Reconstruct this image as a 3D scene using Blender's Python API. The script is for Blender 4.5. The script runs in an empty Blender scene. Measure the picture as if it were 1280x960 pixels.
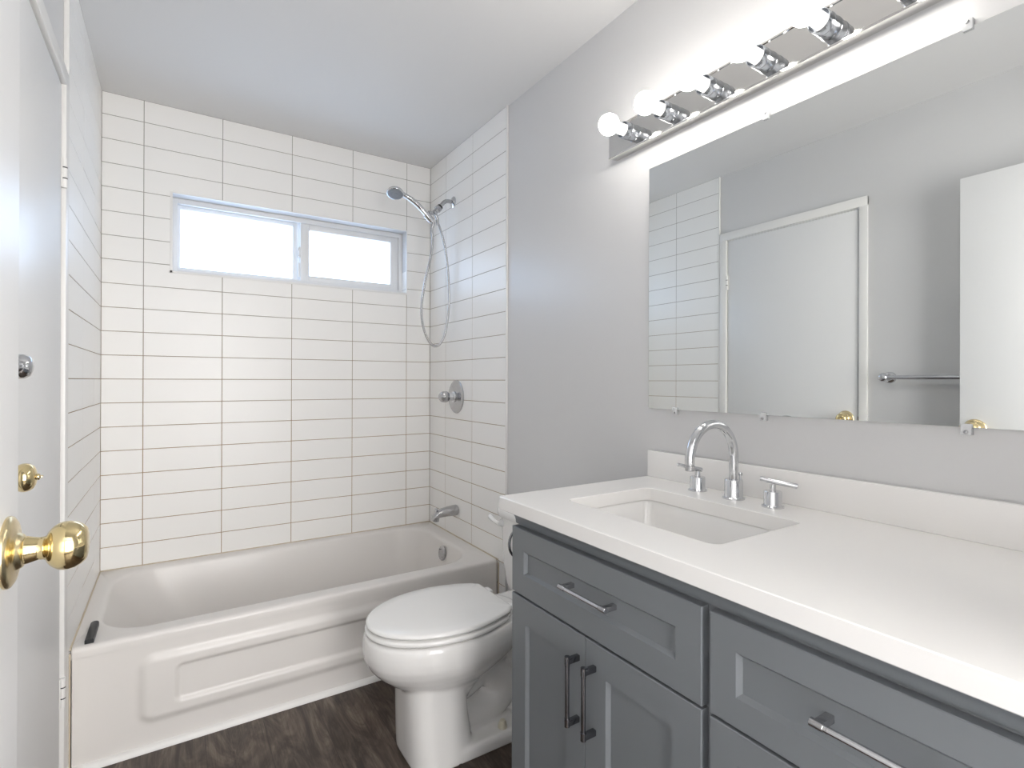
import bpy, bmesh, math, random
from mathutils import Vector, Matrix, noise
random.seed(4)
sc = bpy.context.scene
C = sc.collection
PI = math.pi

# ------------------------------------------------------------------ camera
cam_d = bpy.data.cameras.new('camera'); cam = bpy.data.objects.new('camera', cam_d); C.objects.link(cam)
YAW, PITCH, ROLL = 0.5705, 0.0013, 0.0030
fw = Vector((math.sin(YAW)*math.cos(PITCH), math.cos(YAW)*math.cos(PITCH), math.sin(PITCH)))
up0 = Vector((-math.sin(YAW)*math.sin(PITCH), -math.cos(YAW)*math.sin(PITCH), math.cos(PITCH)))
r0 = Vector((math.cos(YAW), -math.sin(YAW), 0))
rt = r0*math.cos(ROLL) + up0*math.sin(ROLL); upv = up0*math.cos(ROLL) - r0*math.sin(ROLL)
m = Matrix((rt, upv, -fw)).transposed().to_4x4(); m.translation = Vector((0.2659, -2.8449, 1.2022))
cam.matrix_world = m
cam_d.sensor_width = 36; cam_d.lens = 657.6/1280*36; cam_d.shift_y = -5/1280; cam_d.clip_start = 0.01
sc.camera = cam

# ------------------------------------------------------------------ world, light, exposure
w = bpy.data.worlds.new('world'); sc.world = w; w.use_nodes = True
wn = w.node_tree.nodes; bg = wn['Background']
bg.inputs[0].default_value = (0.60, 0.76, 1.0, 1); bg.inputs[1].default_value = 4.3
sc.view_settings.view_transform = 'Standard'; sc.view_settings.look = 'None'
sc.view_settings.gamma = 1; sc.view_settings.use_curve_mapping = False
sc.view_settings.exposure = 0.27
cy = sc.cycles
cy.use_denoising = True; cy.sample_clamp_indirect = 6; cy.max_bounces = 12; cy.diffuse_bounces = 6
cy.glossy_bounces = 6; cy.transmission_bounces = 8; cy.transparent_max_bounces = 12
cy.caustics_reflective = True; cy.blur_glossy = 0.5
BULB = 24.0

def portal(loc, rot, sx, sy):
    d = bpy.data.lights.new('window_daylight_portal', 'AREA'); d.shape = 'RECTANGLE'; d.size = sx; d.size_y = sy
    d.cycles.is_portal = True
    o = bpy.data.objects.new('window_daylight_portal', d); o.location = loc; o.rotation_euler = rot; C.objects.link(o)
portal((0.82, 0.20, 1.87), (-PI/2, 0, 0), 1.15, 0.40)      # shines towards -y
wl = bpy.data.lights.new('hall_fill_light', 'AREA'); wl.shape = 'RECTANGLE'; wl.size = 1.9; wl.size_y = 1.9; wl.energy = 92; wl.color = (1, .985, .97)  # fill light added in the unseen hall; the wall behind it has no window
wo = bpy.data.objects.new('hall_fill_light', wl); wo.location = (1.25, -4.20, 1.30); wo.rotation_euler = (PI/2, 0, 0); C.objects.link(wo)

# ------------------------------------------------------------------ materials
def mat(name, col, rough=.5, metal=0, spec=.5, coat=0, coat_r=.1, emit=None, es=0, bump=None, aniso=None):
    m = bpy.data.materials.new(name); m.use_nodes = True
    nt = m.node_tree; b = nt.nodes['Principled BSDF']
    b.inputs['Base Color'].default_value = (*col, 1); b.inputs['Roughness'].default_value = rough
    b.inputs['Metallic'].default_value = metal; b.inputs['Specular IOR Level'].default_value = spec
    b.inputs['Coat Weight'].default_value = coat; b.inputs['Coat Roughness'].default_value = coat_r
    if emit: b.inputs['Emission Color'].default_value = (*emit, 1); b.inputs['Emission Strength'].default_value = es
    if bump:
        sc_, st = bump
        tc = nt.nodes.new('ShaderNodeTexCoord'); n = nt.nodes.new('ShaderNodeTexNoise'); n.inputs['Scale'].default_value = sc_
        n.inputs['Detail'].default_value = 3
        bp = nt.nodes.new('ShaderNodeBump'); bp.inputs['Strength'].default_value = st; bp.inputs['Distance'].default_value = .002
        nt.links.new(tc.outputs['Object'], n.inputs['Vector']); nt.links.new(n.outputs['Fac'], bp.inputs['Height']); nt.links.new(bp.outputs['Normal'], b.inputs['Normal'])
    return m
M = {}
M['paint'] = mat('grey_wall_paint', (.65,.648,.65), .31, bump=(60,.12))
M['ceiling'] = mat('white_ceiling_paint', (.74,.735,.73), .6, bump=(45,.1))
M['tile'] = mat('white_satin_tile', (.915,.905,.885), .33, bump=(9,.05))
M['trim'] = mat('white_gloss_trim', (.84,.83,.81), .35)
M['door'] = mat('white_semi_gloss_door', (.80,.80,.80), .36, bump=(30,.06))
M['vinyl'] = mat('white_vinyl', (.80,.80,.80), .4)
M['tub'] = mat('white_enamel', (.78,.752,.725), .34, coat=.12, coat_r=.06)
M['ceramic'] = mat('white_vitreous_china', (.84,.83,.815), .08, coat=.5, coat_r=.03)
M['seat'] = mat('white_seat_plastic', (.88,.875,.86), .16)
M['quartz'] = mat('white_quartz', (.86,.845,.825), .16, bump=(200,.02))
M['cab'] = mat('blue_grey_cabinet_paint', (.175,.187,.20), .36)
M['cabdark'] = mat('cabinet_gap_shadow_edge', (.07,.085,.10), .5)
M['chrome'] = mat('chrome', (.66,.67,.69), .09, 1)
M['chrome_bar'] = mat('polished_backplate', (.74,.73,.71), .05, 1)
M['nickel'] = mat('satin_chrome', (.50,.50,.51), .22, 1)
M['dark_chrome'] = mat('dark_chrome', (.22,.22,.235), .16, 1)
M['brass'] = mat('polished_brass', (.80,.655,.36), .11, 1)
M['brass_matt'] = mat('brushed_brass', (.76,.63,.38), .26, 1)
M['mirror'] = mat('mirror_silver', (.84,.86,.855), .0, 1)
M['black'] = mat('black_rubber', (.012,.013,.016), .45)
M['black_plastic'] = mat('black_plastic', (.02,.02,.02), .3)
M['cream'] = mat('cream_plastic', (.66,.62,.50), .35)
M['caulk'] = mat('aged_caulk', (.58,.50,.38), .6)
M['clear'] = mat('clear_clip_plastic', (.92,.93,.94), .25)
M['clear'].node_tree.nodes['Principled BSDF'].inputs['Transmission Weight'].default_value = .35
M['bulb'] = mat('lit_bulb_glass', (1,1,1), .3, emit=(1,.96,.90), es=BULB)
M['bulb_neck'] = mat('bulb_neck', (.92,.90,.86), .3, emit=(1,.95,.88), es=1.0)
M['socket'] = mat('aged_chrome_socket', (.36,.38,.41), .2, 1)
M['spray'] = mat('grey_spray_face', (.28,.30,.33), .35, .3)
M['steel_dark'] = mat('drain_hole', (.03,.03,.03), .5)
M['hall'] = mat('hall_paint', (.75,.74,.73), .6)

def glass_mat():
    m = bpy.data.materials.new('window_glass'); m.use_nodes = True; nt = m.node_tree
    for n in list(nt.nodes): nt.nodes.remove(n)
    o = nt.nodes.new('ShaderNodeOutputMaterial'); mx = nt.nodes.new('ShaderNodeMixShader')
    t = nt.nodes.new('ShaderNodeBsdfTransparent'); t.inputs[0].default_value = (.96,.98,1,1)
    g = nt.nodes.new('ShaderNodeBsdfGlossy'); g.inputs['Roughness'].default_value = .03
    mx.inputs[0].default_value = .05
    nt.links.new(t.outputs[0], mx.inputs[1]); nt.links.new(g.outputs[0], mx.inputs[2]); nt.links.new(mx.outputs[0], o.inputs[0])
    return m
M['glass'] = glass_mat()

def grout_mat():
    m = mat('tan_stained_grout', (.42,.37,.30), .85); nt = m.node_tree; b = nt.nodes['Principled BSDF']
    tc = nt.nodes.new('ShaderNodeTexCoord'); n = nt.nodes.new('ShaderNodeTexNoise'); n.inputs['Scale'].default_value = 3; n.inputs['Detail'].default_value = 5
    sp = nt.nodes.new('ShaderNodeSeparateXYZ'); mr = nt.nodes.new('ShaderNodeMapRange')
    mr.inputs['From Min'].default_value = 1.9; mr.inputs['From Max'].default_value = .4       # mineral stain lower down
    ad = nt.nodes.new('ShaderNodeMath'); ad.operation = 'MULTIPLY_ADD'; ad.inputs[1].default_value = .8
    cr = nt.nodes.new('ShaderNodeValToRGB')
    cr.color_ramp.elements[0].position = .25; cr.color_ramp.elements[0].color = (.34,.32,.29,1)
    cr.color_ramp.elements[1].position = 1.1 if False else 1.0; cr.color_ramp.elements[1].color = (.37,.245,.125,1)
    L = nt.links.new
    L(tc.outputs['Object'], n.inputs['Vector']); L(tc.outputs['Object'], sp.inputs[0]); L(sp.outputs['Z'], mr.inputs['Value'])
    L(n.outputs['Fac'], ad.inputs[0]); L(mr.outputs[0], ad.inputs[2])
    sb = nt.nodes.new('ShaderNodeMath'); sb.operation = 'SUBTRACT'; sb.inputs[1].default_value = .15
    L(ad.outputs[0], sb.inputs[0]); L(sb.outputs[0], cr.inputs['Fac']); L(cr.outputs['Color'], b.inputs['Base Color'])
    return m
M['grout'] = grout_mat()

def floor_mat():
    m = mat('dark_brown_vinyl_plank', (.06,.045,.035), .33); nt = m.node_tree; b = nt.nodes['Principled BSDF']; L = nt.links.new
    tc = nt.nodes.new('ShaderNodeTexCoord')
    mp = nt.nodes.new('ShaderNodeMapping'); mp.inputs['Rotation'].default_value = (0,0,PI/2); L(tc.outputs['Object'], mp.inputs[0])
    br = nt.nodes.new('ShaderNodeTexBrick'); br.inputs['Scale'].default_value = 1
    br.inputs['Brick Width'].default_value = 1.22; br.inputs['Row Height'].default_value = .178; br.inputs['Mortar Size'].default_value = .0012
    br.inputs['Color1'].default_value = (0,0,0,1); br.inputs['Color2'].default_value = (1,1,1,1); br.inputs['Mortar'].default_value = (.5,.5,.5,1)
    L(mp.outputs[0], br.inputs['Vector'])
    # long grain: stretched, warped noise, shifted per plank
    sh = nt.nodes.new('ShaderNodeVectorMath'); sh.operation = 'SCALE'; sh.inputs['Scale'].default_value = 7.3; L(br.outputs['Color'], sh.inputs[0])
    ad = nt.nodes.new('ShaderNodeVectorMath'); ad.operation = 'ADD'; L(tc.outputs['Object'], ad.inputs[0]); L(sh.outputs[0], ad.inputs[1])
    m2 = nt.nodes.new('ShaderNodeMapping'); m2.inputs['Scale'].default_value = (7.5,1.9,1); L(ad.outputs[0], m2.inputs[0])
    n1 = nt.nodes.new('ShaderNodeTexNoise'); n1.inputs['Scale'].default_value = 1.6; n1.inputs['Detail'].default_value = 7; n1.inputs['Roughness'].default_value = .62; n1.inputs['Distortion'].default_value = 2.0
    L(m2.outputs[0], n1.inputs['Vector'])
    m3 = nt.nodes.new('ShaderNodeMapping'); m3.inputs['Scale'].default_value = (70,4,1); L(ad.outputs[0], m3.inputs[0])
    n2 = nt.nodes.new('ShaderNodeTexNoise'); n2.inputs['Scale'].default_value = 2; n2.inputs['Detail'].default_value = 5; n2.inputs['Distortion'].default_value = .6
    L(m3.outputs[0], n2.inputs['Vector'])
    mx = nt.nodes.new('ShaderNodeMath'); mx.operation = 'MULTIPLY_ADD'; mx.inputs[1].default_value = .35; L(n2.outputs['Fac'], mx.inputs[0]); L(n1.outputs['Fac'], mx.inputs[2])
    cr = nt.nodes.new('ShaderNodeValToRGB'); e = cr.color_ramp.elements
    e[0].position = .42; e[0].color = (.017,.0105,.0075,1); e[1].position = .95; e[1].color = (.21,.165,.13,1)
    x = e.new(.60); x.color = (.040,.026,.018,1); x = e.new(.74); x.color = (.088,.062,.046,1)
    L(mx.outputs[0], cr.inputs['Fac'])
    dk = nt.nodes.new('ShaderNodeMix'); dk.data_type = 'RGBA'; dk.blend_type = 'MULTIPLY'; dk.inputs['B'].default_value = (.6,.57,.55,1)
    L(br.outputs['Fac'], dk.inputs['Factor']); L(cr.outputs['Color'], dk.inputs['A']); L(dk.outputs['Result'], b.inputs['Base Color'])
    bp = nt.nodes.new('ShaderNodeBump'); bp.inputs['Strength'].default_value = .15; bp.inputs['Distance'].default_value = .001
    L(n2.outputs['Fac'], bp.inputs['Height']); L(bp.outputs['Normal'], b.inputs['Normal'])
    return m
M['floor'] = floor_mat()

# ------------------------------------------------------------------ helpers
def bx(bm, x0, x1, y0, y1, z0, z1, bev=0, seg=2, mi=0):
    vs = [bm.verts.new((x, y, z)) for x in (x0, x1) for y in (y0, y1) for z in (z0, z1)]
    F = [(0,1,3,2),(4,6,7,5),(0,4,5,1),(2,3,7,6),(0,2,6,4),(1,5,7,3)]
    fs = [bm.faces.new([vs[i] for i in f]) for f in F]
    for f in fs: f.material_index = mi
    if bev:
        es = list({e for f in fs for e in f.edges})
        r = bmesh.ops.bevel(bm, geom=es, offset=bev, segments=seg, profile=.5, affect='EDGES', clamp_overlap=True)
        for f in r['faces']: f.material_index = mi
    return bm
def nb(): return bmesh.new()
def B(*a, **k): return bx(nb(), *a, **k)
def ring_loft(bm, rings, cap0=True, cap1=True, closed=True, mi=0):
    rv = [[bm.verts.new(p) for p in r] for r in rings]
    n = len(rv[0])
    for a, b in zip(rv[:-1], rv[1:]):
        for i in range(n if closed else n-1):
            f = bm.faces.new((a[i], a[(i+1) % n], b[(i+1) % n], b[i])); f.material_index = mi
    if cap0: bm.faces.new(rv[0][::-1]).material_index = mi
    if cap1: bm.faces.new(rv[-1]).material_index = mi
    return rv
def frame_of(d):
    d = Vector(d).normalized(); a = Vector((0,0,1)) if abs(d.z) < .9 else Vector((1,0,0))
    u = d.cross(a).normalized(); v = d.cross(u).normalized(); return d, u, v
def lathe(bm, prof, org, axis, n=40, mi=0):
    """prof: (distance along axis, radius)"""
    d, u, v = frame_of(axis); org = Vector(org); rings = []
    for t, r in prof:
        r = max(r, 1e-5)
        rings.append([org + d*t + (u*math.cos(2*PI*i/n) + v*math.sin(2*PI*i/n))*r for i in range(n)])
    ring_loft(bm, rings, mi=mi); return bm
def tube(bm, pts, rad, n=16, mi=0, smooth=0):
    pts = [Vector(p) for p in pts]
    if smooth: pts = catmull(pts, smooth)
    rs = rad if isinstance(rad, (list, tuple)) else [rad]*len(pts)
    if len(rs) != len(pts):
        k = len(rs)-1; rs = [rs[min(k, int(i/(len(pts)-1)*k))]*(1-(i/(len(pts)-1)*k) % 1) + rs[min(k, int(i/(len(pts)-1)*k)+1)]*((i/(len(pts)-1)*k) % 1) for i in range(len(pts))]
    rings = []; u = None
    for i, p in enumerate(pts):
        d = (pts[min(i+1, len(pts)-1)] - pts[max(i-1, 0)]).normalized()
        if u is None: _, u, _ = frame_of(d)
        u = (u - d*u.dot(d)).normalized(); v = d.cross(u)
        rings.append([p + (u*math.cos(2*PI*k/n) + v*math.sin(2*PI*k/n))*rs[i] for k in range(n)])
    ring_loft(bm, rings, mi=mi); return bm
def catmull(P, k):
    out = []
    Q = [P[0]*2-P[1]] + P + [P[-1]*2-P[-2]]
    for i in range(1, len(Q)-2):
        for j in range(k):
            t = j/k; a, b, c, d = Q[i-1], Q[i], Q[i+1], Q[i+2]
            out.append(.5*((2*b)+(c-a)*t+(2*a-5*b+4*c-d)*t*t+(3*b-a-3*c+d)*t**3))
    out.append(P[-1]); return out
def obj(name, bm, mats, parent=None, smooth=True, angle=35):
    bmesh.ops.recalc_face_normals(bm, faces=bm.faces)
    me = bpy.data.meshes.new(name); bm.to_mesh(me); bm.free()
    for x in (mats if isinstance(mats, (list, tuple)) else [mats]): me.materials.append(x)
    if smooth:
        me.polygons.foreach_set('use_smooth', [True]*len(me.polygons))
        me.set_sharp_from_angle(angle=math.radians(angle))
    o = bpy.data.objects.new(name, me); C.objects.link(o)
    if parent is not None:
        o.parent = parent; o.matrix_parent_inverse = Matrix.Translation(-(parent_world(parent)))
    return o
def parent_world(p):
    v = Vector(p.location)
    return v            # parents here are unrotated; parts of parts sit at the origin
def thing(name, label, cat, loc=(0,0,0), group=None):
    o = bpy.data.objects.new(name, None); C.objects.link(o); o.location = loc; o.empty_display_size = .05
    o['label'] = label; o['category'] = cat
    if group: o['group'] = group
    return o
def tag(o, label, cat, group=None):
    o['label'] = label; o['category'] = cat
    if group: o['group'] = group
    return o
def struct(name, bm, m, parent=None, **k):
    o = obj(name, bm, m, parent, **k)
    if parent is None: o['kind'] = 'structure'
    return o
def rrect(x0, x1, y0, y1, r, n=8, s=6):
    """rounded rectangle with a fixed number of points: 4*(n+s)"""
    P = []
    cs = [((x1-r, y1-r), 0), ((x0+r, y1-r), PI/2), ((x0+r, y0+r), PI), ((x1-r, y0+r), 3*PI/2)]
    for k, ((cx, cy_), a0) in enumerate(cs):
        for i in range(n): 
            a = a0 + PI/2*i/(n-1); P.append(Vector((cx+r*math.cos(a), cy_+r*math.sin(a))))
        (nx, ny), na = cs[(k+1) % 4]
        q = Vector((nx+r*math.cos(na), ny+r*math.sin(na)))
        for i in range(1, s+1): P.append(P[-i].lerp(q, i/(s+1)) if i == 1 else P[-1].lerp(q, 1/(s+2-i)))
    return P

W = 1.522; H = 2.44; YF = -2.95; G = .010        # tile face at W and 0; paint is G behind the tile
# ------------------------------------------------------------------ structure
struct('floor', B(-.11, 2.6, -4.35, .20, -.06, 0), M['floor'], smooth=False)
struct('ceiling', B(-.5, 2.6, -4.35, .20, H, H+.08), M['ceiling'], smooth=False)
WX0, WX1, WZ0, WZ1 = .256, 1.377, 1.697, 2.052      # window opening
bm = nb()
bx(bm, -.11, WX0, G, .18, 0, H); bx(bm, WX1, W+.11, G, .18, 0, H)
bx(bm, WX0, WX1, G, .18, 0, WZ0); bx(bm, WX0, WX1, G, .18, WZ1, H)
back = struct('wall_back', bm, M['paint'], smooth=False)
# left wall has the closet door opening
DY0, DY1, DZ = -1.613, -.890, 2.044
bm = nb(); bx(bm, -.11, -G, DY1, .18, 0, H); bx(bm, -.11, -G, -3.05, DY0, 0, H); bx(bm, -.11, -G, DY0, DY1, DZ, H)
left = struct('wall_left', bm, M['paint'], smooth=False)
RX = W+G-.003
right = struct('wall_right', B(RX, W+.11, -3.05, .18, 0, H), M['paint'], smooth=False)
# front wall with doorway (behind / beside the camera)
bm = nb(); bx(bm, .97, W+.11, YF-.1, YF, 0, H); bx(bm, -.11, .10, YF-.1, YF, 0, H); bx(bm, .10, .97, YF-.1, YF, 2.05, H)
struct('wall_front', bm, M['paint'], smooth=False)
bm = nb(); bx(bm, 2.5, 2.6, -4.3, YF-.1, 0, H); bx(bm, -.5, -.4, -4.3, YF-.1, 0, H); bx(bm, -.5, 2.6, -4.35, -4.25, 0, H); bx(bm, W+.11, 2.6, YF-.1, YF, 0, H); bx(bm, -.5, -.11, YF-.1, YF, 0, H)
struct('wall_hall', bm, M['hall'], smooth=False)

# ------------------------------------------------------------------ tiles
GR = .0028
def tile_mesh(bm, org, ud, vd, nd, u0, u1, v0, v1, us, vs, holes=(), seed=0):
    org, ud, vd, nd = map(Vector, (org, ud, vd, nd))
    rnd = random.Random(seed)
    P = lambda u, v, d: org + ud*u + vd*v + nd*d
    # grout bed, with holes cut out (split into rects)
    def rects(a):          # cut the holes out, in strips beside, above and below them
        out = [a]
        for (hu0, hu1, hv0, hv1) in holes:
            new = []
            for (a0, a1, b0, b1) in out:
                if a1 <= hu0 or a0 >= hu1 or b1 <= hv0 or b0 >= hv1: new.append((a0, a1, b0, b1)); continue
                c0, c1 = max(a0, hu0), min(a1, hu1)
                if b0 < hv0: new.append((c0, c1, b0, hv0))
                if b1 > hv1: new.append((c0, c1, hv1, b1))
                if a0 < hu0: new.append((a0, hu0, b0, b1))
                if a1 > hu1: new.append((hu1, a1, b0, b1))
            out = new
        return out
    for (a0, a1, b0, b1) in rects((u0, u1, v0, v1)):
        f = bm.faces.new([bm.verts.new(P(a, b, -.0013)) for a, b in ((a0,b0),(a1,b0),(a1,b1),(a0,b1))]); f.material_index = 1
    U = [u0] + [u for u in sorted(us) if u0+.01 < u < u1-.01] + [u1]; V = [v0] + [v for v in sorted(vs) if v0+.01 < v < v1-.01] + [v1]
    g = GR/2; e = .0012
    for a0, a1 in zip(U[:-1], U[1:]):
        for b0, b1 in zip(V[:-1], V[1:]):
            dz = rnd.uniform(-.0003, .0003)
            for (c0, c1, d0, d1) in rects((a0, a1, b0, b1)):
                if c1-c0 < .006 or d1-d0 < .006: continue
                p0, p1, q0, q1 = [g if v == t_ else 0 for v, t_ in ((c0,a0),(c1,a1),(d0,b0),(d1,b1))]
                r0_, r1_, s0_, s1_ = [e if k_ else 0 for k_ in (p0,p1,q0,q1)]
                o = [(c0+p0,d0+q0),(c1-p1,d0+q0),(c1-p1,d1-q1),(c0+p0,d1-q1)]; i_ = [(c0+p0+r0_,d0+q0+s0_),(c1-p1-r1_,d0+q0+s0_),(c1-p1-r1_,d1-q1-s1_),(c0+p0+r0_,d1-q1-s1_)]
                bo = [bm.verts.new(P(a,b,-.0015)) for a,b in o]; mo = [bm.verts.new(P(a,b,dz-.0006)) for a,b in o]; to = [bm.verts.new(P(a,b,dz)) for a,b in i_]
                bm.faces.new(to)
                for k in range(4):
                    bm.faces.new((bo[k],bo[(k+1)%4],mo[(k+1)%4],mo[k])); bm.faces.new((mo[k],mo[(k+1)%4],to[(k+1)%4],to[k]))
ROW = .1036; VS = [2.344 - ROW*k for k in range(0, 24)][::-1]
TE = -.835
bm = nb(); tile_mesh(bm, (0,0,0), (1,0,0), (0,0,1), (0,-1,0), 0, W, .36, H, [.149,.456,.765,1.071,1.377], VS, [(WX0, WX1, WZ0, WZ1)], 1)
obj('tile_surround', bm, [M['tile'], M['grout']], back, angle=10)
bm = nb(); tile_mesh(bm, (0,0,0), (0,1,0), (0,0,1), (1,0,0), TE, 0, 0, H, [-.208,-.515], VS, (), 2)
obj('tile_surround', bm, [M['tile'], M['grout']], left, angle=10)
bm = nb(); tile_mesh(bm, (W,0,0), (0,1,0), (0,0,1), (-1,0,0), TE, 0, 0, H, [-.208,-.515], VS, (), 3)
obj('tile_surround', bm, [M['tile'], M['grout']], right, angle=10)
# window reveals, tiled
bm = nb()
tile_mesh(bm, (0,0,WZ1), (1,0,0), (0,1,0), (0,0,-1), WX0, WX1, 0, .078, [.456,.765,1.071], [], (), 4)
tile_mesh(bm, (0,0,WZ0), (1,0,0), (0,1,0), (0,0,1), WX0, WX1, 0, .078, [.456,.765,1.071], [], (), 5)
tile_mesh(bm, (WX1,0,0), (0,1,0), (0,0,1), (-1,0,0), 0, .078, WZ0, WZ1, [], VS, (), 6)
tile_mesh(bm, (WX0,0,0), (0,1,0), (0,0,1), (1,0,0), 0, .078, WZ0, WZ1, [], VS, (), 7)
obj('window_reveal_tile', bm, [M['tile'], M['grout']], back, angle=10)
# white metal edge of the tile field and the bead round the window
bm = nb(); bx(bm, -G, .003, TE-.006, TE, 0, H, .001); struct('trim_1', bm, M['trim'])
bm = nb(); bx(bm, W-.003, RX, TE-.007, TE, 0, H, .001); struct('trim_2', bm, M['trim'])
bm = nb(); t = .009
bx(bm, WX0-t, WX0+.001, -.004, .008, WZ0-t, WZ1+t*.4, .001); bx(bm, WX0-t, WX1+.003, -.004, .008, WZ0-t, WZ0+.001, .001)
bx(bm, WX1-.001, WX1+.003, -.002, .006, WZ0-t, WZ1+.003, .0008); bx(bm, WX0-t, WX1+.003, -.002, .006, WZ1-.001, WZ1+.003, .0008)
struct('trim_3', bm, M['trim'])
# caulk line along the tub and in the tile corners
bm = nb(); ZT = .3795
bx(bm, 0, W, -.004, 0, ZT-.003, ZT+.004, .001); bx(bm, 0, .004, -.775, 0, ZT-.003, ZT+.004, .001); bx(bm, W-.004, W, -.775, 0, ZT-.003, ZT+.004, .001)
bx(bm, 0, .004, -.783, -.777, 0, ZT-.01, .001); bx(bm, W-.005, W, -.783, -.777, 0, ZT-.01, .001)
struct('trim_4', bm, M['caulk'])

# ------------------------------------------------------------------ window
win = bpy.data.objects.new('window_1', None); C.objects.link(win); win['kind'] = 'structure'
def frame_bm(bm, x0, x1, z0, z1, y0, y1, l, r, t, b, bev=.002):
    bx(bm, x0, x0+l, y0, y1, z0, z1, bev); bx(bm, x1-r, x1, y0, y1, z0, z1, bev)
    bx(bm, x0+l-.001, x1-r+.001, y0, y1, z1-t, z1, bev); bx(bm, x0+l-.001, x1-r+.001, y0, y1, z0, z0+b, bev)
bm = nb(); frame_bm(bm, WX0, WX1, WZ0, WZ1, .072, .155, .020, .020, .018, .020)
bx(bm, WX0+.02, WX1-.02, .070, .080, WZ0+.018, WZ0+.026, .001); bx(bm, WX0+.02, WX1-.02, .070, .078, WZ1-.026, WZ1-.017, .001)
obj('window_frame', bm, M['vinyl'], win)
# fixed light on the left: glass set deep
bm = nb(); frame_bm(bm, WX0+.02, .812, WZ0+.019, WZ1-.017, .118, .145, .012, .022, .020, .022); bx(bm, .806, .850, .138, .155, WZ0+.019, WZ1-.017)
obj('fixed_light_frame', bm, M['vinyl'], win)
obj('pane', B(WX0+.03, .80, .132, .136, WZ0+.03, WZ1-.03), M['glass'], win)
# sliding sash on the right, nearer the room
sx0, sx1, sz0, sz1 = .821, WX1-.021, WZ0+.024, WZ1-.022
bm = nb(); frame_bm(bm, sx0, sx1, sz0, sz1, .082, .112, .044, .046, .034, .034, .003)
bx(bm, sx0+.028, sx0+.031, .0805, .083, sz0+.03, sz1-.03)
sash = obj('window_sash', bm, M['vinyl'], win)
obj('pane', B(sx0+.04, sx1-.04, .096, .100, sz0+.03, sz1-.03), M['glass'], sash)
bm = nb(); bx(bm, sx0-.007, sx0+.001, .088, .106, 1.845, 1.905, .002); tube(bm, [(sx0-.006,.090,1.90),(sx0-.013,.086,1.88),(sx0-.013,.086,1.862),(sx0-.006,.090,1.85)], .0035, 10, smooth=4)
bx(bm, sx0-.009, sx0, .09, .10, 1.745, 1.82, .0015)
obj('latch', bm, M['vinyl'], sash)

# ------------------------------------------------------------------ closet door in the left wall
CW = .046
bm = nb(); X0, X1 = -G, .004
for a, b in ((DY1, DY1+CW), (DY0-.038, DY0)): bx(bm, X0, X1, a, b, 0, DZ+CW, .003)
bx(bm, X0, X1+.0005, DY0-.038, DY1+CW, DZ, DZ+CW, .003)
bx(bm, -.09, X0, DY1-.004, DY1, 0, DZ); bx(bm, -.09, X0, DY0, DY0+.004, 0, DZ); bx(bm, -.09, X0, DY0, DY1, DZ-.004, DZ)
struct('trim_5', bm, M['trim'])
d2 = struct('door_2', B(-.045, -.006, DY0+.007, DY1-.007, .012, DZ-.007, .002), M['door'])
for z in (1.79, .31):
    bm = nb(); tube(bm, [(.001, DY1-.004, z-.042), (.001, DY1-.004, z+.042)], .0062, 14)
    bx(bm, -.006, -.003, DY1-.014, DY1-.006, z-.042, z+.042, .0008)
    h = obj('hinge', bm, M['trim'], d2)
    bm = nb(); tube(bm, [(.001, DY1-.004, z+.014), (.001, DY1-.004, z+.017)], .0066, 14); tube(bm, [(.001, DY1-.004, z-.017), (.001, DY1-.004, z-.014)], .0066, 14)
    obj('knuckle_gap', bm, M['steel_dark'], h)
def knob(parent, x, y, z, sgn=1, privacy=False):
    """round knob whose axis leaves the door along +x (sgn 1) or -x"""
    ax = (sgn, 0, 0)
    bm = nb()
    lathe(bm, [(0,.0375),(.002,.0378),(.004,.037),(.0065,.033),(.008,.026),(.0085,.0205),(.0105,.019),(.013,.0175),(.015,.0145)], (x,y,z), ax, 64)
    rose = obj('knob_rose', bm, M['brass_matt'], parent, angle=50)
    bm = nb()
    if not privacy:
        prof = [(.012,.0145),(.016,.0148),(.021,.0132),(.026,.0120),(.030,.0122),(.0325,.0135),(.0335,.0165),(.036,.0200),(.039,.0228),(.043,.0252),(.047,.0262),(.052,.0262),(.057,.0250),(.062,.0222),(.0655,.0190),(.0672,.0165),(.0682,.0120),(.0686,.006),(.0686,.0)]
    else:
        prof = [(.010,.0145),(.016,.014),(.022,.0125),(.026,.014),(.029,.0195),(.033,.0238),(.038,.0258),(.043,.0262),(.049,.0245),(.054,.021),(.057,.015),(.0585,.009),(.059,0)]
    lathe(bm, prof, (x,y,z), ax, 64)
    k = obj('door_knob', bm, M['brass'], parent, angle=50)
    if privacy:
        bm = nb(); lathe(bm, [(.057,.0058),(.061,.0060),(.063,.0052),(.0635,0)], (x,y,z), ax, 24); bx(bm, x+sgn*.060-.0, x+sgn*.067, y-.0055, y+.0055, z-.0018, z+.0018, .0006)
        obj('turn_button', bm, M['brass'], k)
knob(d2, -.006, -1.553, 1.022, 1, True)
# latch face seen at the jamb
bm = nb(); bx(bm, -.02, -.004, DY0+.001, DY0+.006, .985, 1.035, .0008); obj('strike_plate', bm, M['dark_chrome'], d2)

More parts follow.
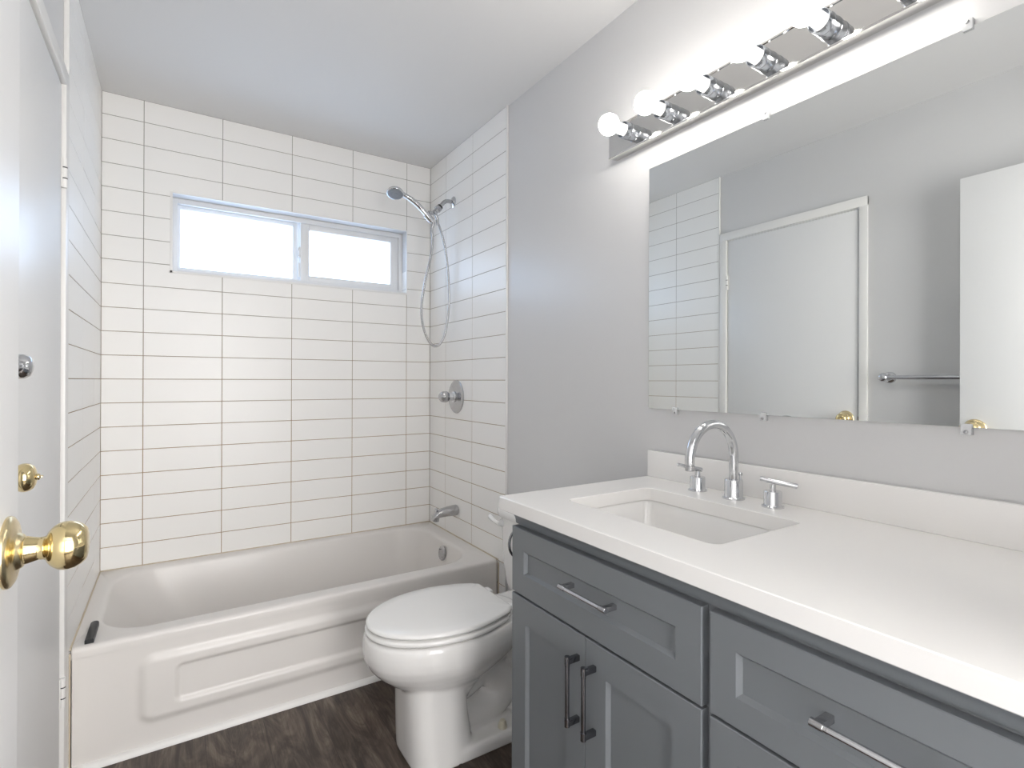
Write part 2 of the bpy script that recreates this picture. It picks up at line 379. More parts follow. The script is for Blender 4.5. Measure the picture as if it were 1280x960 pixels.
# ------------------------------------------------------------------ entry door, standing open along the left wall
EX = .1165; EY = -2.036
d1 = struct('door_1', B(EX-.035, EX, EY-.80, EY, .012, 2.02, .0015), M['door'])
knob(d1, EX, EY-.049, 1.018, 1)
knob(d1, EX-.035, EY-.049, 1.018, -1)
bm = nb(); bx(bm, EX-.029, EX-.006, EY-.0005, EY+.001, .99, 1.047, .0004); tube(bm, [(EX-.0175, EY-.002, 1.018), (EX-.0175, EY+.005, 1.018)], .008, 16)
obj('latch_plate', bm, M['brass_matt'], d1)
for z in (1.80, 1.05, .25):
    bm = nb(); tube(bm, [(EX-.035-.004, EY-.803, z-.045), (EX-.039, EY-.803, z+.045)], .006, 14); bx(bm, EX-.037, EX-.034, EY-.80, EY-.77, z-.045, z+.045)
    obj('hinge', bm, M['brass_matt'], d1)

# baseboards
for nm, b_ in (('baseboard_left', (-G, .002, -1.995+.0, DY0-.038, 0, .085)), ('baseboard_right', (W-.006, RX, -1.72, TE-.008, 0, .085))):
    bm = nb(); bx(bm, *b_[:4], b_[4], b_[5], .003); struct(nm, bm, M['trim'])

# ------------------------------------------------------------------ bathtub
TF = -.772
tub = thing('bathtub', 'white alcove bathtub with embossed apron under the window', 'bathtub', (.76,-.39,0))
bm = nb()
def zr(x0,x1,y0,y1,r,z): return [Vector((p.x,p.y,z)) for p in rrect(x0,x1,y0,y1,r,10,8)]
X0, X1, Y0, Y1 = .0025, W-.0025, TF, -.0025
R = [zr(X0,X1,Y0,Y1,.006,.3445), zr(X0,X1,Y0,Y1,.006,ZT-.016), zr(X0,X1,Y0+.001,Y1,.006,ZT-.010), zr(X0,X1,Y0+.004,Y1,.007,ZT-.0045), zr(X0,X1,Y0+.009,Y1,.009,ZT-.001), zr(X0,X1,Y0+.015,Y1,.012,ZT)]
ox0, ox1, oy0, oy1 = .062, 1.438, -.694, -.048
def opn(d, z, r, l=0, rr=0, f=0, b=0): return zr(ox0-d+l, ox1+d-rr, oy0-d+f, oy1+d-b, r, z)
R += [opn(.022, ZT, .17), opn(.012, ZT-.0012, .165), opn(.004, ZT-.006, .16), opn(0, ZT-.014, .155), opn(0, ZT-.03, .152, .006,.003,.003,.003),
      opn(0,.28,.15,.045,.016,.018,.018), opn(0,.18,.145,.105,.032,.038,.038), opn(0,.11,.14,.165,.048,.055,.055), opn(0,.078,.13,.205,.066,.075,.075), opn(0,.062,.11,.245,.095,.105,.105), opn(0,.058,.09,.30,.14,.15,.15)]
ring_loft(bm, R, cap0=False)
# apron: a grid with the raised panel and its recess
nx, nz = 260, 70
def sst(a, b, x): t = min(1, max(0, (x-a)/(b-a))); return t*t*(3-2*t)
def sdrr(x, z, x0, x1, z0, z1, r):
    cx, cz = (x0+x1)/2, (z0+z1)/2; qx, qz = abs(x-cx)-(x1-x0)/2+r, abs(z-cz)-(z1-z0)/2+r
    return math.hypot(max(qx,0), max(qz,0)) + min(max(qx,qz),0) - r
def ap(x, z):
    o = -sst(.014, -.010, sdrr(x, z, .175, 1.347, .098, .300, .035))*.016*1
    i = sst(.008, -.008, sdrr(x, z, .275, 1.247, .142, .256, .018))*.010
    return TF + o*0 + (-(1-sst(-.014, .016, sdrr(x, z, .178, 1.345, .098, .298, .035)))*.011) + (1-sst(-.006, .008, sdrr(x, z, .275, 1.247, .142, .256, .018)))*.009
gv = [[bm.verts.new((X0+.003+(X1-X0-.006)*i/nx, ap(X0+(X1-X0)*i/nx, .345*j/nz), .345*j/nz)) for j in range(nz+1)] for i in range(nx+1)]
for i in range(nx):
    for j in range(nz): bm.faces.new((gv[i][j], gv[i+1][j], gv[i+1][j+1], gv[i][j+1]))
obj('basin', bm, M['tub'], tub, angle=50)
bm = nb(); lathe(bm, [(0,.037),(.004,.037),(.007,.034),(.009,.028),(.010,.012),(.010,0)], (1.425,-.385,.318), (-1,0,.13), 40)
op = obj('overflow_plate', bm, M['nickel'], tub)
for a in (0.8, -2.3):
    bm = nb(); tube(bm, [(1.4165-.001,-.385+.022*math.cos(a),.32+.022*math.sin(a)), (1.413,-.385+.022*math.cos(a),.32+.022*math.sin(a))], .003, 12)
    obj('screw', bm, M['dark_chrome'], op)
bm = nb(); lathe(bm, [(0,.036),(.003,.035),(.004,.028),(.002,.02),(.008,.018),(.010,.0)], (1.22,-.37,.058), (0,0,1), 32); obj('drain', bm, M['nickel'], tub)
# quarter-round along the foot of the apron
bm = nb()
prof = [(0,0)] + [(-.017*math.cos(a), .019*math.sin(a)) for a in [PI/2*k/8 for k in range(9)]]
yb = TF+.001-0.0
rings = [[Vector((x, yb+u, v)) for u, v in prof] for x in (.004, W-.004)]
ring_loft(bm, rings); struct('trim_6', bm, M['trim'])

# black block on the tub rim
bm = nb()
prof = []
a0 = Vector((.046,-.752)); 
for (x, y) in [(-.0125,-.0), (.0125,-.0)]: prof.append((x, y))
for k in range(13):
    a = PI*k/12; prof.append((.0125*math.cos(a), .158+.0125*math.sin(a)))
rot = Matrix.Rotation(math.radians(0), 2)
ringsb = []
for z, s in ((ZT,1),(ZT+.010,1),(ZT+.0125,.93),(ZT+.0135,.8)):
    ringsb.append([Vector((.045+p[0]*s*.92, -.757+(p[1]-.08)*(.98+.02*s)*.88+.072, z)) for p in prof])
ring_loft(bm, ringsb)
tag(obj('door_guide', bm, M['black'], None), 'small black rubber strip with a rounded end on the left corner of the tub rim', 'strip')

# ------------------------------------------------------------------ shower set
SY = -.30
sh = thing('shower_fixture', 'chrome bent shower arm with bracket on the right tiled wall', 'shower arm', (W, SY, 2.155))
bm = nb(); lathe(bm, [(0,.031),(.003,.031),(.007,.027),(.011,.017),(.013,.012)], (W,SY,2.157), (-1,0,0), 40); obj('flange', bm, M['chrome'], sh)
AP = [(W-.002,SY,2.157),(1.490,SY,2.158),(1.470,SY,2.150),(1.452,SY,2.130),(1.444,SY,2.119)]
bm = nb(); tube(bm, AP, .0105, 18, smooth=5); obj('pipe', bm, M['nickel'], sh)
def along(p, q, t): return Vector(p).lerp(Vector(q), t)
c0 = Vector((1.447,SY,2.123)); dv = Vector((-.65,0,-.76)).normalized()
bm = nb(); lathe(bm, [(0,.0125),(.002,.0155),(.012,.0155),(.013,.0135)], c0, dv, 28); br = obj('collar', bm, M['black_plastic'], sh)
bm = nb(); lathe(bm, [(.012,.014),(.013,.018),(.030,.018),(.033,.014),(.046,.0125),(.050,.0155),(.062,.0155),(.065,.009)], c0, dv, 32)
hb = c0 + dv*.055
tube(bm, [hb, hb+Vector((-.034,-.004,-.006))], .010, 16)
tube(bm, [hb+Vector((.004,0,.0)), hb+Vector((.020,0,-.035))], .0085, 16)
obj('bracket', bm, M['nickel'], sh)
# holder clip around the handset
hp = Vector((1.378, SY-.004, 2.050)); hd = Vector((-.60,0,.56)).normalized()
bm = nb(); lathe(bm, [(-.024,.0145),(-.022,.0165),(.020,.018),(.022,.0155)], hp, hd, 28); obj('holder', bm, M['chrome'], sh)
hs = thing('hand_shower', 'chrome hand shower with grey spray face and hanging metal hose', 'shower head', tuple(hp))
HP = [hp-hd*.034, hp, Vector((1.350,SY,2.080)), Vector((1.318,SY,2.107)), Vector((1.285,SY,2.127)), Vector((1.250,SY,2.142)), Vector((1.212,SY,2.153))]
bm = nb(); tube(bm, HP, [.0095,.0115,.0125,.0135,.0135,.012,.013], 20, smooth=6)
fn = Vector((-.17,-.34,-.93)).normalized(); hc = Vector((1.198, SY, 2.146))
lathe(bm, [(-.020,.0),(-.019,.014),(-.015,.028),(-.008,.038),(0,.0425),(.006,.0430),(.009,.0405)], hc, fn, 44)
obj('handle', bm, M['chrome'], hs, angle=60)
bm = nb(); lathe(bm, [(.008,.0405),(.0105,.036),(.0105,.030),(.0125,.028),(.0125,.013),(.0145,.011),(.0145,0)], hc, fn, 44)
d_, u_, v_ = frame_of(fn)
for k in range(16):
    a = 2*PI*k/16; q = hc + fn*.0105 + (u_*math.cos(a)+v_*math.sin(a))*.033; tube(bm, [q, q+fn*.0025], .0016, 8)
    q = hc + fn*.0122 + (u_*math.cos(a)+v_*math.sin(a))*.021; tube(bm, [q, q+fn*.0025], .0014, 8)
obj('spray_face', bm, M['spray'], hs)
HO = [HP[0]+Vector((.001,0,.004)), (1.398,SY,1.985),(1.401,SY-.002,1.93),(1.388,SY-.004,1.838),(1.358,SY-.006,1.715),(1.340,SY-.006,1.600),(1.341,SY-.006,1.515),(1.362,SY-.005,1.440),(1.392,SY-.004,1.395),(1.420,SY-.002,1.383),(1.448,SY,1.398),(1.474,SY+.001,1.447),(1.491,SY+.002,1.53),(1.499,SY+.002,1.62),(1.496,SY+.001,1.72),(1.486,SY,1.83),(1.468,SY,1.93),(1.446,SY,2.0),(1.430,SY,2.036), hb+Vector((.018,0,-.030))]
bm = nb(); pts = catmull([Vector(p) for p in HO], 40)
rs = [.0062 + .0006*math.sin(i*1.3) for i in range(len(pts))]
tube(bm, pts, rs, 12)
lathe(bm, [(0,.0085),(.02,.0085),(.03,.007)], HO[-1], Vector(HO[-2])-Vector(HO[-1]), 20); lathe(bm, [(0,.009),(.018,.0085),(.028,.007)], HO[0], Vector(HO[1])-Vector(HO[0]), 20)
obj('hose', bm, M['nickel'], hs, angle=80)

va = thing('shower_valve', 'round chrome mixer valve plate with knob on the right tiled wall', 'shower valve', (W,-.343,1.117))
bm = nb(); lathe(bm, [(0,.088),(.002,.088),(.006,.083),(.010,.070),(.011,.052),(.013,.045),(.014,.030),(.014,0)], (W,-.343,1.117), (-1,0,0), 64); obj('escutcheon', bm, M['nickel'], va)
bm = nb(); lathe(bm, [(.012,.030),(.020,.029),(.026,.022),(.034,.020),(.046,.019),(.048,.024),(.052,.0245)], (W,-.343,1.117), (-1,0,0), 40); obj('valve_neck', bm, M['chrome'], va)
bm = nb()
d_, u_, v_ = frame_of((-1,0,0)); rings = []
for t, r in [(.050,.016),(.052,.024),(.058,.0275),(.070,.0275),(.082,.026),(.092,.022),(.098,.014),(.0995,.004)]:
    rings.append([Vector((W,-.343,1.117)) + d_*t + (u_*math.cos(2*PI*i/64)+v_*math.sin(2*PI*i/64))*r*(1+.05*math.cos(8*2*PI*i/64)) for i in range(64)])
ring_loft(bm, rings); obj('handle', bm, M['nickel'], va, angle=60)

sp = thing('tub_spout', 'chrome tub spout with diverter pull above the tub end', 'spout', (W,-.352,.52))
bm = nb(); rings = []
SPX = [(W,.520,.026,.026),(W-.004,.520,.029,.028),(W-.010,.520,.029,.028),(W-.05,.519,.027,.026),(W-.085,.516,.025,.023),(W-.112,.511,.023,.0205),(W-.126,.504,.0215,.019),(W-.134,.497,.019,.016),(W-.137,.490,.014,.011)]
for x, z, ry, rz in SPX: rings.append([Vector((x, -.352+ry*math.cos(2*PI*i/36), z+rz*math.sin(2*PI*i/36))) for i in range(36)])
ring_loft(bm, rings); lathe(bm, [(0,.017),(.026,.0165),(.028,.013)], (W-.117,-.352,.503), (-.12,0,-1), 28)
obj('spout_body', bm, M['nickel'], sp, angle=50)
bm = nb(); lathe(bm, [(0,.0045),(.016,.0045),(.017,.0085),(.022,.009),(.024,.006),(.0245,0)], (W-.117,-.352,.520), (0,0,1), 20); obj('diverter_knob', bm, M['chrome'], sp)

# ------------------------------------------------------------------ toilet
TY = -1.245
to = thing('toilet', 'white elongated toilet with closed lid between tub and vanity', 'toilet', (1.1, TY, 0))
def egg(xf, xb, hw, z, e=2.0, n=56, mid=.58, bw=.62, y0=TY):
    """front half ellipse, back narrowing to bw of the half width"""
    xm = xf + (xb-xf)*mid; P = []
    for i in range(n):
        t = 2*PI*i/n; c, s = math.cos(t), math.sin(t)
        sc_ = math.copysign(abs(c)**(2/e), c); ss = math.copysign(abs(s)**(2/e), s)
        if c < 0: x = xm + (xm-xf)*sc_; y = hw*ss
        else:
            x = xm + (xb-xm)*sc_; k = (x-xm)/(xb-xm); y = hw*ss
        P.append(Vector((x, y0+y, z)))
    return P
bm = nb()
BW = [(.408,.772,1.30,.172,2.2),(.404,.764,1.305,.180,2.2),(.385,.760,1.31,.184,2.2),(.360,.759,1.31,.185,2.2),(.335,.763,1.30,.182,2.15),(.310,.775,1.29,.173,2.1),(.285,.797,1.26,.158,2.05),(.260,.825,1.23,.138,2.0),(.235,.860,1.19,.115,2.0),(.205,.90,1.15,.095,2),(.15,.92,1.10,.08,2)]
ring_loft(bm, [egg(a,b,c,z,e,mid=.5) for z,a,b,c,e in BW][::-1])
COL = [(0,.882,1.105,.131,3.2),(.012,.882,1.105,.131,3.2),(.05,.880,1.095,.127,3.2),(.12,.877,1.085,.121,3.2),(.20,.875,1.08,.116,3.2),(.27,.873,1.08,.114,3)]
ring_loft(bm, [egg(a,b,c,z,e,mid=.45) for z,a,b,c,e in COL])
ring_loft(bm, [egg(a,b,c,z,e,mid=.5) for z,a,b,c,e in [(0,.93,1.40,.131,6),(.030,.93,1.40,.131,6),(.042,.935,1.395,.124,6)]])
ring_loft(bm, [egg(a,b,c,z,e,mid=.5) for z,a,b,c,e in [(0,1.27,1.41,.075,3),(.2,1.25,1.42,.075,3),(.35,1.2,1.44,.09,3)]])
tube(bm, [(1.0,TY,.30),(1.10,TY,.255),(1.20,TY,.20),(1.245,TY,.14),(1.20,TY,.085),(1.12,TY,.075),(1.02,TY,.10)], .066, 24, smooth=5)
tube(bm, [(1.0,TY,.16),(1.12,TY,.20),(1.22,TY,.27),(1.32,TY,.31)], .062, 24, smooth=5)
bx(bm, 1.20, 1.485, TY-.115, TY+.115, .325, .400, .02, 3)
bowl = obj('bowl', bm, M['ceramic'], to, angle=180)
md = bowl.modifiers.new('blend', 'REMESH'); md.mode = 'VOXEL'; md.voxel_size = .0055; md.use_smooth_shade = True
md = bowl.modifiers.new('soften', 'SMOOTH'); md.factor = .5; md.iterations = 7
def seat_outline(xf, xb, hw, hb, z, n=30, xm=1.03):
    P = []
    for i in range(n+1):                       # far side back corner -> front tip -> near side back corner
        t = i/n*PI; x = xm - (xm-xf)*math.sin(t)**.96; y = hw*math.cos(t)
        P.append(Vector((x, TY+y, z)))
    side = []
    for i in range(1, 9):
        k = i/9; side.append((xm+(xb-xm)*k, hw - (hw-hb)*(1-math.cos(k*PI/2))))
    rc = [(xb-.012*(1-math.sin(a)), hb-.006-.012*(1-math.cos(a))+.002) for a in [PI/2*k/3 for k in range(4)]]
    near = [Vector((x, TY-y, z)) for x, y in side] + [Vector((x, TY-y, z)) for x, y in rc]
    far = [Vector((x, TY+y, z)) for x, y in side] + [Vector((x, TY+y, z)) for x, y in rc]
    return P + near + far[::-1]
def slab(bm, z0, z1, xf, xb, hw, hb, dome=.0, e=.005, top_e=None):
    te = top_e or e
    def ol(z, ins): return seat_outline(xf+ins, xb-ins, hw-ins, hb-ins, z)
    R = [ol(z0, e), ol(z0+e*.3, e*.3), ol(z0+e, 0), ol(z1-te, 0), ol(z1-te*.3, te*.3), ol(z1, te)]
    if dome: R += [ol(z1+dome*.6, .045), ol(z1+dome, .10)]
    ring_loft(bm, R)
bm = nb(); slab(bm, .412, .428, .765, 1.216, .184, .128, e=.006); obj('seat', bm, M['seat'], to, angle=60)
bm = nb(); slab(bm, .4335, .449, .768, 1.224, .182, .126, dome=.004, e=.006, top_e=.008); obj('lid', bm, M['seat'], to, angle=60)
bm = nb()
bm.free()
for s in (-1, 1): obj('seat_hinge', B(1.218, 1.250, TY+s*.075-.02, TY+s*.075+.02, .398, .438, .006, 3), M['seat'], to)
# tank
bm = nb()
TX0, TX1, TH = 1.338, W-.008, .176
def tk(z, i=0, n=0): return [Vector((p.x,p.y,z)) for p in rrect(TX0+i, TX1, TY-TH+i, TY+TH-i, .045, 8, 4)]
ring_loft(bm, [tk(.385,.03), tk(.395,.020), tk(.42,.014), tk(.50,.006), tk(.60,.002), tk(.673,0)]); obj('tank', bm, M['ceramic'], to)
bm = nb()
def tl(z, o): return [Vector((p.x,p.y,z)) for p in rrect(TX0-.012-o, TX1+.004, TY-TH-.012-o, TY+TH+.012+o, .05, 8, 4)]
ring_loft(bm, [tl(.675,-.008), tl(.676,-.002), tl(.682,.0), tl(.700,.001), tl(.711,-.004), tl(.717,-.014)]); obj('tank_lid', bm, M['ceramic'], to)
bm = nb(); lathe(bm, [(0,.014),(.004,.014),(.010,.010),(.022,.008)], (TX0+.001,TY+.140,.650), (-1,0,0), 24)
tube(bm, [(TX0-.014,TY+.140,.650),(TX0-.018,TY+.170,.656),(TX0-.016,TY+.203,.664)], [.0085,.008,.010], 14, smooth=4); obj('flush_lever', bm, M['seat'], to)
for s in (-1, 1):
    bm = nb(); lathe(bm, [(0,.0155),(.004,.0155),(.020,.0115),(.024,.0095),(.025,0)], (1.195,TY+s*.100,.041), (0,0,1), 28); obj('bolt_cap', bm, M['cream'], to)

# ------------------------------------------------------------------ vanity
VF = .980; VY0, VY1 = -2.80, -1.735; CF = .9985        # door face, right end, left end, carcass face
va = thing('vanity_cabinet', 'blue grey shaker vanity cabinet along the right wall', 'cabinet', (1.25, -2.27, 0))
bm = nb()
bx(bm, CF, CF+.018, VY0, VY1, .10, .874, .001)                       # face frame
bx(bm, CF+.018, W-.002, VY1-.018, VY1, 0, .874, .001); bx(bm, CF+.018, W-.002, VY0, VY0+.018, 0, .874, .001)
bx(bm, CF+.018, W-.002, VY0, VY1, .10, .118); bx(bm, CF+.07, CF+.088, VY0, VY1, 0, .10); bx(bm, W-.012, W-.002, VY0+.02, VY1-.02, .12, .874)
bx(bm, CF+.018, W-.06, -2.325, -2.307, .12, .70)
obj('carcass', bm, M['cab'], va)
# cove moulding under the worktop
bm = nb(); pr = [(.0,.0)]
CV = [(0.0005,.8425),(-.0030,.8425),(-.0045,.846)] + [(-.0045-.0165*(1-math.cos(a)), .846+.026*math.sin(a)*1.0) for a in [PI/2*k/7 for k in range(1, 8)]] + [(-.0225,.8745),(0.0005,.8745)]
rings = []
for (px, py, dx, dy) in ((CF, VY0, 1, 0), (CF, VY1, 1, -1), (W-.003, VY1, 0, -1)):
    rings.append([Vector((px + dx*u, py + dy*u, z)) for u, z in CV])
ring_loft(bm, rings); obj('cove_moulding', bm, M['cab'], va, angle=25)
def shaker(y0, y1, z0, z1, name, fr, rec=.008):
    """front at VF facing -x; recessed flat panel"""
    bm = nb(); xb = CF-.0005
    def ring(i, x): return [Vector((x, a, b)) for a, b in ((y0+i,z0+i),(y1-i,z0+i),(y1-i,z1-i),(y0+i,z1-i))]
    ring_loft(bm, [ring(0,xb), ring(0,VF+.0012), ring(.0012,VF), ring(fr,VF), ring(fr+.0065,VF+rec), ])
    return obj(name, bm, M['cab'], va, angle=20)
def pull_bm(c, axis, L):
    """bar pull; c = middle of the mounting face, bar stands 30 mm off towards -x. returns feet, bar"""
    c = Vector(c); ax = Vector(axis); h = L/2
    side = Vector((0,0,1)) if axis[1] else Vector((0,1,0))
    feet = nb(); bar = nb()
    for s in (-1, 1):
        e = c + ax*s*(h-.0065)
        lo = e - ax*.006 - side*.0052; hi = e + ax*.006 + side*.0052
        bx(feet, c.x-.030, c.x, min(lo.y,hi.y), max(lo.y,hi.y), min(lo.z,hi.z), max(lo.z,hi.z), .0012)
        lathe(feet, [(-.0075,.0),(-.0075,.0052),(-.007,.0058),(.0095,.0058),(.0095,0)], e+Vector((-.030,0,0)), ax, 24)
        lathe(feet, [(.0105*1.0,.0),(.0105,.0050),(.012,.0050),(.012,0)], e+Vector((-.030,0,0)), ax*(-s), 24)
    lathe(bar, [(-h+.006,.0047),(h-.006,.0047)], c+Vector((-.030,0,0)), ax, 24)
    return feet, bar
def pull(parent, c, axis, L, bar_m):
    feet, bar = pull_bm(c, axis, L)
    h = obj('handle', feet, M['nickel'] if bar_m != 'dark' else M['dark_chrome'], parent, angle=40)
    # bar and its feet are one casting: join as a second material would, but keep one object
    me = h.data; b2 = bmesh.new(); b2.from_mesh(me); n0 = len(b2.faces)
    tmp = bpy.data.meshes.new('t'); bar.to_mesh(tmp); bar.free(); b2.from_mesh(tmp); bpy.data.meshes.remove(tmp)
    b2.faces.ensure_lookup_table()
    for f in b2.faces[n0:]: f.material_index = 1; f.smooth = True
    b2.to_mesh(me); b2.free(); me.materials.append(M['dark_chrome'] if bar_m == 'dark' else M['chrome'])
    me.set_sharp_from_angle(angle=math.radians(40))
GAPL, GAPR = -2.298, -2.3135
dr = shaker(GAPL, VY1, .679, .8395, 'drawer', .052); dr['label'] = 'wide false drawer front below the sink'
pull(dr, (VF+.008, -2.028, .764), (0,1,0), .141, 'light')
zb = .115
dl = shaker(-2.0135, VY1, zb, .6735, 'door', .060); dl['label'] = 'left cabinet door'
dR = shaker(GAPL, -2.0155, zb, .6735, 'door', .060); dR['label'] = 'right cabinet door'
pull(dl, (VF, -1.993, .560), (0,0,1), .141, 'dark'); pull(dR, (VF, -2.044, .560), (0,0,1), .141, 'dark')
zz = [(.679,.8395),(.500,.6735),(.310,.4945),(zb,.3045)]
for a, b in zz:
    d = shaker(VY0+.003, GAPR, a, b, 'drawer', .046 if b > .8 else .05)
    pull(d, (VF+.008, (VY0+.003+GAPR)/2, (a+b)/2-.0 if b < .8 else .764), (0,1,0), .141, 'light')

# worktop with sink cut-out
CZ0, CZ1 = .8755, .9085; CX0, CX1, CY0, CY1 = .962, W+.003, -2.86, -1.698
SX0, SX1, SY0, SY1 = 1.083, 1.369, -2.250, -1.823
ct = thing('countertop', 'white quartz worktop with backsplash on the grey vanity', 'countertop', (1.25,-2.28,CZ0))
bm = nb()
def cr_(x0,x1,y0,y1,r,z): return [Vector((p.x,p.y,z)) for p in rrect(x0,x1,y0,y1,r,8,6)]
e = .0018
ring_loft(bm, [cr_(CX0+e,CX1-e,CY0+e,CY1-e,.003,CZ0), cr_(CX0,CX1,CY0,CY1,.003,CZ0+e), cr_(CX0,CX1,CY0,CY1,.003,CZ1-e), cr_(CX0+e,CX1-e,CY0+e,CY1-e,.003,CZ1),
   cr_(SX0-.0015,SX1+.0015,SY0-.0015,SY1+.0015,.022,CZ1), cr_(SX0,SX1,SY0,SY1,.022,CZ1-.0015), cr_(SX0,SX1,SY0,SY1,.022,CZ0), cr_(CX0+e,CX1-e,CY0+e,CY1-e,.003,CZ0)], cap0=False, cap1=False)
bmesh.ops.remove_doubles(bm, verts=bm.verts, dist=1e-6)
obj('slab', bm, M['quartz'], ct, angle=20)
obj('backsplash', B(W-.020, W+.004, CY0, CY1, CZ1, .988, .0015), M['quartz'], ct)
# undermount basin
sk = thing('sink', 'white rectangular undermount basin set in the worktop', 'sink', (1.226,-2.036,.74))
bm = nb()
def s_(i, z, r, k=0): return cr_(SX0+i+k*.3, SX1-i, SY0+i, SY1-i, r, z)
ring_loft(bm, [s_(-.022,CZ0-.020,.03), s_(-.022,CZ0-.001,.03), s_(-.004,CZ0-.001,.024), s_(-.002,CZ0-.004,.024), s_(.002,CZ0-.03,.028), s_(.010,CZ0-.080,.034), s_(.018,CZ0-.110,.04), s_(.034,CZ0-.128,.045), s_(.06,CZ0-.136,.045), s_(.11,CZ0-.140,.03)], cap0=False)
obj('basin', bm, M['ceramic'], sk, angle=60)
bm = nb(); lathe(bm, [(0,.022),(.003,.022),(.004,.018),(.002,.014),(.006,.013),(.007,0)], (1.235,-2.036,CZ0-.1405), (0,0,1), 28); obj('drain', bm, M['chrome'], sk)

# ------------------------------------------------------------------ faucet
FX, FY = 1.447, -2.035
fa = thing('faucet', 'chrome gooseneck tap with two lever handles behind the sink', 'faucet', (FX,FY,CZ1))
bm = nb(); lathe(bm, [(0,.0265),(.003,.0265),(.005,.0235),(.006,.0225),(.007,.0220),(.047,.0220),(.0485,.021),(.0485,.0118)], (FX,FY,CZ1), (0,0,1), 48)
Rr = .0835; zc = 1.0145
pts = [(FX,FY,CZ1+.04),(FX,FY,zc-.02)] + [(FX-Rr+Rr*math.cos(a), FY, zc+Rr*math.sin(a)) for a in [PI*1.0*k/32 for k in range(33)]]
tip = Vector(pts[-1]); pts.append((tip.x+.0005, FY, tip.z-.006))
tube(bm, pts, .0113, 28)
spt = obj('spout', bm, M['chrome'], fa, angle=45)
bm = nb(); lathe(bm, [(0,.0113),(.0008,.0098),(.004,.0098),(.0045,.0116),(.015,.0112),(.016,.0095),(.012,.008),(.012,0)], (tip.x+.0005,FY,tip.z-.006), (.02,0,-1), 28); obj('aerator', bm, M['nickel'], spt)
bm = nb(); lathe(bm, [(0,.0028),(.045,.0028),(.046,.0062),(.051,.0066),(.053,.004),(.053,0)], (FX+.026,FY,CZ1+.010), (0,0,1), 20)
bx(bm, FX+.01, FX+.029, FY-.006, FY+.006, CZ1+.001, CZ1+.012, .002); obj('lift_rod', bm, M['chrome'], spt)
for k, (hy, hx) in enumerate(((-1.923, 1.452), (-2.138, 1.446))):
    bm = nb(); lathe(bm, [(0,.0245),(.003,.0245),(.005,.021),(.006,.0200),(.007,.0195),(.036,.0195),(.0375,.0185),(.0375,.0072),(.050,.0066),(.0535,.0066)], (hx,hy,CZ1), (0,0,1), 44)
    vb = obj('valve_body', bm, M['chrome'], fa, angle=40)
    bm = nb(); c = Vector((hx,hy,CZ1+.056))
    if k == 0: a, b = Vector((.012,-.004,-.001)), Vector((-.058,.020,.016))
    else: a, b = Vector((-.040,.010,.010)), Vector((.020,-.040,-.004))
    if k == 1: a, b = Vector((-.022,.018,.010)), Vector((.018,-.049,-.002))
    dirv = (b-a).normalized()
    lathe(bm, [(0,0),(0,.0042),(.001,.0056),((b-a).length-.001,.0060 if k else .0045),((b-a).length,.0035),((b-a).length,0)], c+a, dirv, 22)
    obj('lever', bm, M['chrome'], vb)

# ------------------------------------------------------------------ mirror with clips
MY0, MY1, MZ0, MZ1 = -2.72, -1.684, 1.1166, 1.870
mi = thing('mirror', 'large frameless wall mirror above the worktop', 'mirror', (RX, (MY0+MY1)/2, MZ0))
bm = nb(); bx(bm, W-.001, RX, MY0, MY1, MZ0, MZ1, .0008, 1); obj('mirror_glass', bm, M['mirror'], mi, smooth=False)
for (y, z) in ((-2.073,MZ1),(-2.475,MZ1),(-1.790,MZ0),(-2.068,MZ0),(-2.474,MZ0)):
    s = 1 if z == MZ1 else -1
    bm = nb(); z0, z1 = sorted((z-s*.007, z+s*.014)); bx(bm, W-.006, W-.0015, y-.008, y+.008, z0, z1, .0015); z0, z1 = sorted((z+s*.001, z+s*.014)); bx(bm, W-.003, RX, y-.008, y+.008, z0, z1, .001)
    c = obj('mirror_clip', bm, M['clear'], mi)
    bm = nb(); lathe(bm, [(0,.0038),(.0015,.0034),(.002,0)], (W-.006,y,z+s*.008), (-1,0,0), 16); obj('screw', bm, M['nickel'], c)

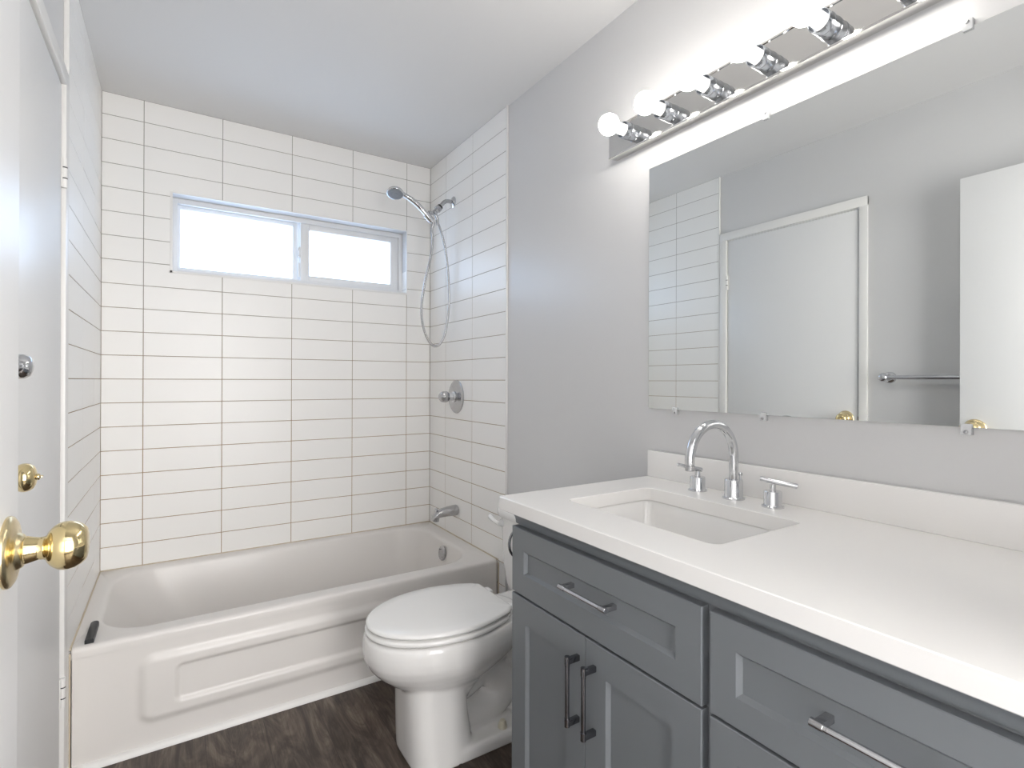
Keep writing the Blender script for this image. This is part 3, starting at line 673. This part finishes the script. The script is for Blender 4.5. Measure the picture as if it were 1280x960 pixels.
# ------------------------------------------------------------------ vanity light bar
LY1 = -1.532; LY0 = LY1-.965; LZ0, LZ1 = 1.945, 2.045; LX = W-.028
li = thing('vanity_light', 'chrome light bar with round lit bulbs above the mirror', 'light fixture', (RX,(LY0+LY1)/2,LZ0))
bm = nb()
sec = [(RX,LZ0+.004),(LX+.010,LZ0+.004),(LX+.004,LZ0),(LX-.001,LZ0+.0015),(LX-.002,LZ0+.006),(LX,LZ0+.008),(LX,LZ1-.008),(LX-.002,LZ1-.006),(LX-.001,LZ1-.0015),(LX+.004,LZ1),(LX+.010,LZ1-.004),(RX,LZ1-.004)]
ring_loft(bm, [[Vector((x, y, z)) for x, z in sec] for y in (LY0, LY1)])
obj('backplate', bm, M['chrome_bar'], li, angle=20)
BZ = 1.988
for k in range(6):
    y = -1.648 - .1485*k
    bm = nb(); lathe(bm, [(0,.0255),(.003,.0255),(.005,.0245),(.026,.0245),(.027,.0253),(.030,.0253),(.031,.0245),(.052,.0245),(.053,.0240),(.0525,.0225),(.036,.0220),(.036,0)], (LX,y,BZ), (-1,0,0), 36)
    so = obj('socket', bm, M['socket'], li, angle=30)
    bm = nb()
    c = .110; r = .0315; th0 = math.asin(.0155/r)
    prof = [(.050,.0125),(.060,.0130),(.072,.0135),(.0795,.0140)]
    a0 = PI - th0
    pb = [(c + r*math.cos(a), r*math.sin(a)) for a in [a0*(1-i/26) for i in range(27)]]
    lathe(bm, [(.038,.0165),(.058,.0165),(.070,.0160),(c + r*math.cos(a0)-.001,.0154)], (LX,y,BZ), (-1,0,0), 32, mi=1)
    lathe(bm, pb, (LX,y,BZ), (-1,0,0), 36)
    obj('bulb', bm, [M['bulb'], M['bulb_neck']], li, angle=80)

# ------------------------------------------------------------------ towel bar on the left wall, ring on the vanity side
tb = thing('towel_bar', 'chrome towel bar on the grey left wall behind the open door', 'towel bar', (-G, -2.05, 1.222))
TZ = 1.222; TBX = .062
for y in (-1.742, -2.352):
    bm = nb(); lathe(bm, [(0,.026),(.004,.026),(.009,.022),(.012,.015),(.020,.0115),(.050,.0105),(.056,.014),(.062,.0175),(.070,.0195),(.079,.0190),(.086,.0150),(.089,.0085),(.090,0)], (-G,y,TZ), (1,0,0), 36); obj('post', bm, M['chrome'], tb, angle=50)
bm = nb(); tube(bm, [(TBX,-2.36,TZ),(TBX,-1.735,TZ)], .0092, 24); obj('bar', bm, M['chrome'], tb)

tr = thing('towel_ring', 'thin chrome ring on the left side of the vanity', 'ring', (1.04, VY1, .79))
bm = nb(); lathe(bm, [(0.0003,.020),(.004,.020),(.008,.012),(.028,.008),(.036,.010),(.038,0)], (1.037,VY1,.822), (0,1,0), 28); obj('mount', bm, M['chrome'], tr)
bm = nb(); n = 48
cen = Vector((1.037,VY1+.036,.779)); pts = [cen + Vector((.043*math.sin(2*PI*k/n), 0, .043*math.cos(2*PI*k/n))) for k in range(n)]
R_ = []
for k in range(n):
    d = (pts[(k+1)%n]-pts[k-1]).normalized(); u = Vector((0,1,0)); v = d.cross(u)
    R_.append([pts[k] + (u*math.cos(2*PI*j/12)+v*math.sin(2*PI*j/12))*.0034 for j in range(12)])
R_.append(R_[0]); ring_loft(bm, R_, cap0=False, cap1=False); bmesh.ops.remove_doubles(bm, verts=bm.verts, dist=1e-6)
obj('ring', bm, M['dark_chrome'], tr, angle=80)
